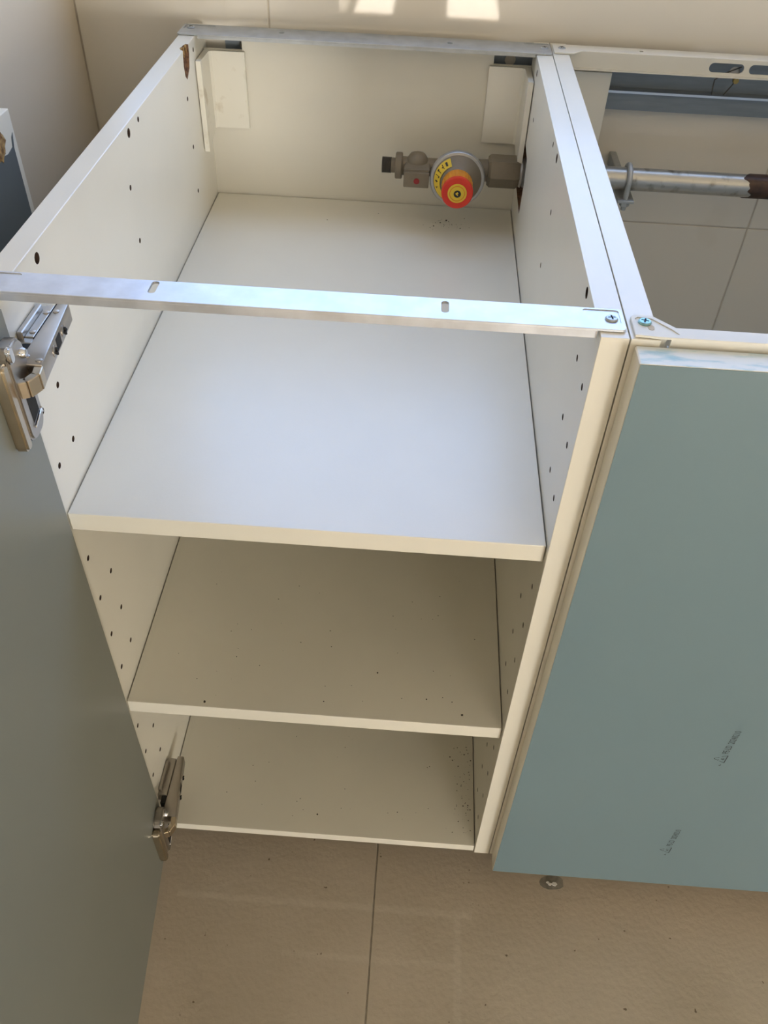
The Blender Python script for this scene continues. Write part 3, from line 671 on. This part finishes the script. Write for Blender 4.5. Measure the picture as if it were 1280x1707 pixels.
kf = hp + Vector((0, -0.062, 0))
obj('red_ring', lathe(bmesh.new(), kf, fy_, [(-0.002, 0.0166), (-0.0018, 0.0176), (0.0022, 0.0174), (0.0030, 0.0165), (0.0030, 0.0100), (0.0022, 0.0095)], 48), M['red'], knob, smooth=True)
obj('yellow_disc', lathe(bmesh.new(), kf, fy_, [(0.0020, 0.0106), (0.0034, 0.0106), (0.0036, 0.0102)], 40), M['yellow'], knob, smooth=True)
bm = lathe(bmesh.new(), kf, fy_, [(0.0034, 0.0086), (0.0040, 0.0086), (0.0040, 0.0078), (0.0034, 0.0078)], 40, False, False)
obj('orange_ring', bm, M['orange'], knob)
bm = lathe(bmesh.new(), kf + Vector((0.0002, 0, -0.0004)), fy_, [(0.0034, 0.0040), (0.0040, 0.0040)], 20)
obj('emblem', bm, M['ink'], knob)
bm = bmesh.new()
prism(bm, [(-0.0020, 0.0004), (0.0004, 0.0020), (0.0016, 0.0002), (0.0002, -0.0004), (0.0014, -0.0024), (-0.0012, -0.0012)], lambda a, b, h: kf + Vector((a, -0.0040-h, b)), 0, 0.0003)
obj('emblem_figure', bm, M['yellow'], knob)
# yellow warning label bent round the cone, left of the knob
bm = bmesh.new(); rows = []
def cone_pt(t, s, up=0.0004):
    y = 0.0295 + 0.0075*s; r = 0.0265 - (0.0080/0.009)*(y-0.029)
    return hp + Vector((math.cos(t)*(r+up), -(y+up), math.sin(t)*(r+up)))
ts = [math.radians(112 + (232-112)*k/16) for k in range(17)]
for t in ts: rows.append([bm.verts.new(cone_pt(t, s)) for s in (0.0, 0.5, 1.0)])
for a, b in zip(rows, rows[1:]):
    for k in range(2): bm.faces.new((a[k], b[k], b[k+1], a[k+1]))
lab = obj('warning_label', bm, M['yellow'], reg)
bm = bmesh.new()
for i, t0 in enumerate((122, 136, 150, 164, 178, 196)):
    strokes = {0: [(0.25, 0.75, 0, 6)], 1: [(0.2, 0.8, 0, 2), (0.45, 0.55, 0, 6)], 2: [(0.2, 0.8, 2, 4), (0.2, 0.35, 0, 6)], 3: [(0.2, 0.8, 0, 1.6), (0.65, 0.8, 0, 6)], 4: [(0.25, 0.75, 1, 3), (0.4, 0.55, 0, 6)], 5: [(0.3, 0.7, 0, 1.5), (0.3, 0.42, 0, 5)]}[i]
    for s0, s1, ta, tb in strokes:
        q = [bm.verts.new(cone_pt(math.radians(t0+t), s, 0.0007)) for t, s in ((ta, s0), (tb, s0), (tb, s1), (ta, s1))]
        bm.faces.new(q)
obj('label_print', bm, M['ink'], lab)

# ------------------------------------------------------------------ cover panel standing between cabinet and left wall
pan = thing('filler_panel', 'narrow dark-filmed panel with a chipped white top, standing by the left wall', 'panel', (-0.1135, 0.12, FLOOR))
px0, px1, py0, py1, pz1 = -0.1230, -0.1065, -0.02, 0.3010, 0.6985
pb = obj('board', B(px0, px1, py0, py1, FLOOR, pz1, bevel=0.0008), M['edge'], pan)
bm = prism(bmesh.new(), [(py0+0.002, FLOOR+0.002), (py1-0.0085, FLOOR+0.002), (py1-0.0085, 0.668), (py1-0.0045, 0.6800), (py1-0.0085, 0.6770), (py1-0.011, 0.6700), (py1-0.022, 0.6680), (py1-0.05, 0.672), (py0+0.002, 0.676)], lambda a, b, h: (h, a, b), px1-0.0002, px1+0.0004)
obj('dark_film', bm, M['filmD'], pan)['label'] = 'dark blue-grey film with a torn upper edge'
bm = bmesh.new()
bmesh.ops.create_icosphere(bm, subdivisions=3, radius=1.0)
for v in bm.verts:
    k = 1 + 0.18*math.sin(v.co.y*9+1)*math.cos(v.co.z*7) + random.uniform(-0.07, 0.07)
    v.co = Vector((px1 + v.co.x*0.0022*k, 0.2655 + v.co.y*0.0135*k, 0.6800 + v.co.z*0.0140*k))
obj('chipped_core', bm, M['chip'], pan)['label'] = 'broken edge showing brown raw chipboard'

# ------------------------------------------------------------------ dirt: countless crumbs on the shelves
def crumbs(name, label, z, spots):
    bm = bmesh.new()
    for x, y, r in spots:
        g = bmesh.ops.create_icosphere(bm, subdivisions=1, radius=r)
        for v in g['verts']: v.co = Vector((x + v.co.x*random.uniform(0.7, 1.5), y + v.co.y*random.uniform(0.7, 1.5), z + max(v.co.z, -r*0.25)*0.6 + r*0.15))
    o = obj(name, bm, M['crumb']); o['label'] = label; o['category'] = 'crumbs'; o['kind'] = 'stuff'
R_ = random.uniform
sp = [(0.283, 0.548, 0.0013), (0.276, 0.541, 0.0010), (0.268, 0.531, 0.0009), (0.286, 0.545, 0.0007), (0.270, 0.540, 0.0006), (0.300, 0.529, 0.0008), (0.305, 0.556, 0.0006), (0.2, 0.556, 0.0006), (0.14, 0.53, 0.0006)]
sp += [(0.278 + random.gauss(0, 0.012), 0.541 + random.gauss(0, 0.008), R_(0.0002, 0.0005)) for k in range(30)]
crumbs('dirt_crumbs', 'dark crumbs on the upper shelf below the regulator', 0.5092, sp)
sp = [(0.075, 0.012, 0.0012), (0.325, 0.018, 0.0011), (0.24, 0.06, 0.0009), (0.29, 0.033, 0.0008), (0.19, 0.022, 0.0007)] + [(R_(0.03, 0.35), R_(0.02, 0.2), R_(0.0002, 0.0006)) for k in range(40)]
crumbs('dirt_crumbs', 'sparse dark crumbs on the middle shelf', 0.2564, sp)
sp = [(CW-0.004-abs(random.gauss(0, 0.012)), R_(0.01, 0.13), R_(0.0002, 0.0008)) for k in range(60)] + [(R_(0.03, 0.35), R_(0.02, 0.16), R_(0.0002, 0.0006)) for k in range(30)] + [(0.178, 0.026, 0.0011)]
crumbs('dirt_crumbs', 'crumbs gathered along the right side of the cabinet bottom', 0.0120, sp)
bm = bmesh.new()
poly = [(0.4685+math.cos(2*PI*k/16)*0.014*(1+0.12*math.sin(k*0.9)), 0.0060+math.sin(2*PI*k/16)*0.010*(1+0.12*math.sin(k*0.8+1))) for k in range(16)]
prism(bm, poly, XY, FLOOR, FLOOR+0.0003)
sm = obj('dirt_smear', bm, M['smear']); sm['label'] = 'dark grey dried smear with white flakes on floor below the blue-grey door'; sm['category'] = 'dirt'
bm = bmesh.new()
for x, y, r in ((0.4715, 0.0040, 0.0034), (0.4660, 0.0035, 0.0022), (0.4635, 0.0055, 0.0018)):
    prism(bm, [(x+math.cos(k)*r*(1+0.3*math.sin(k*3)), y+math.sin(k)*r*0.7) for k in range(6)], XY, FLOOR+0.0003, FLOOR+0.0016)
obj('flake', bm, M['flake'], sm)
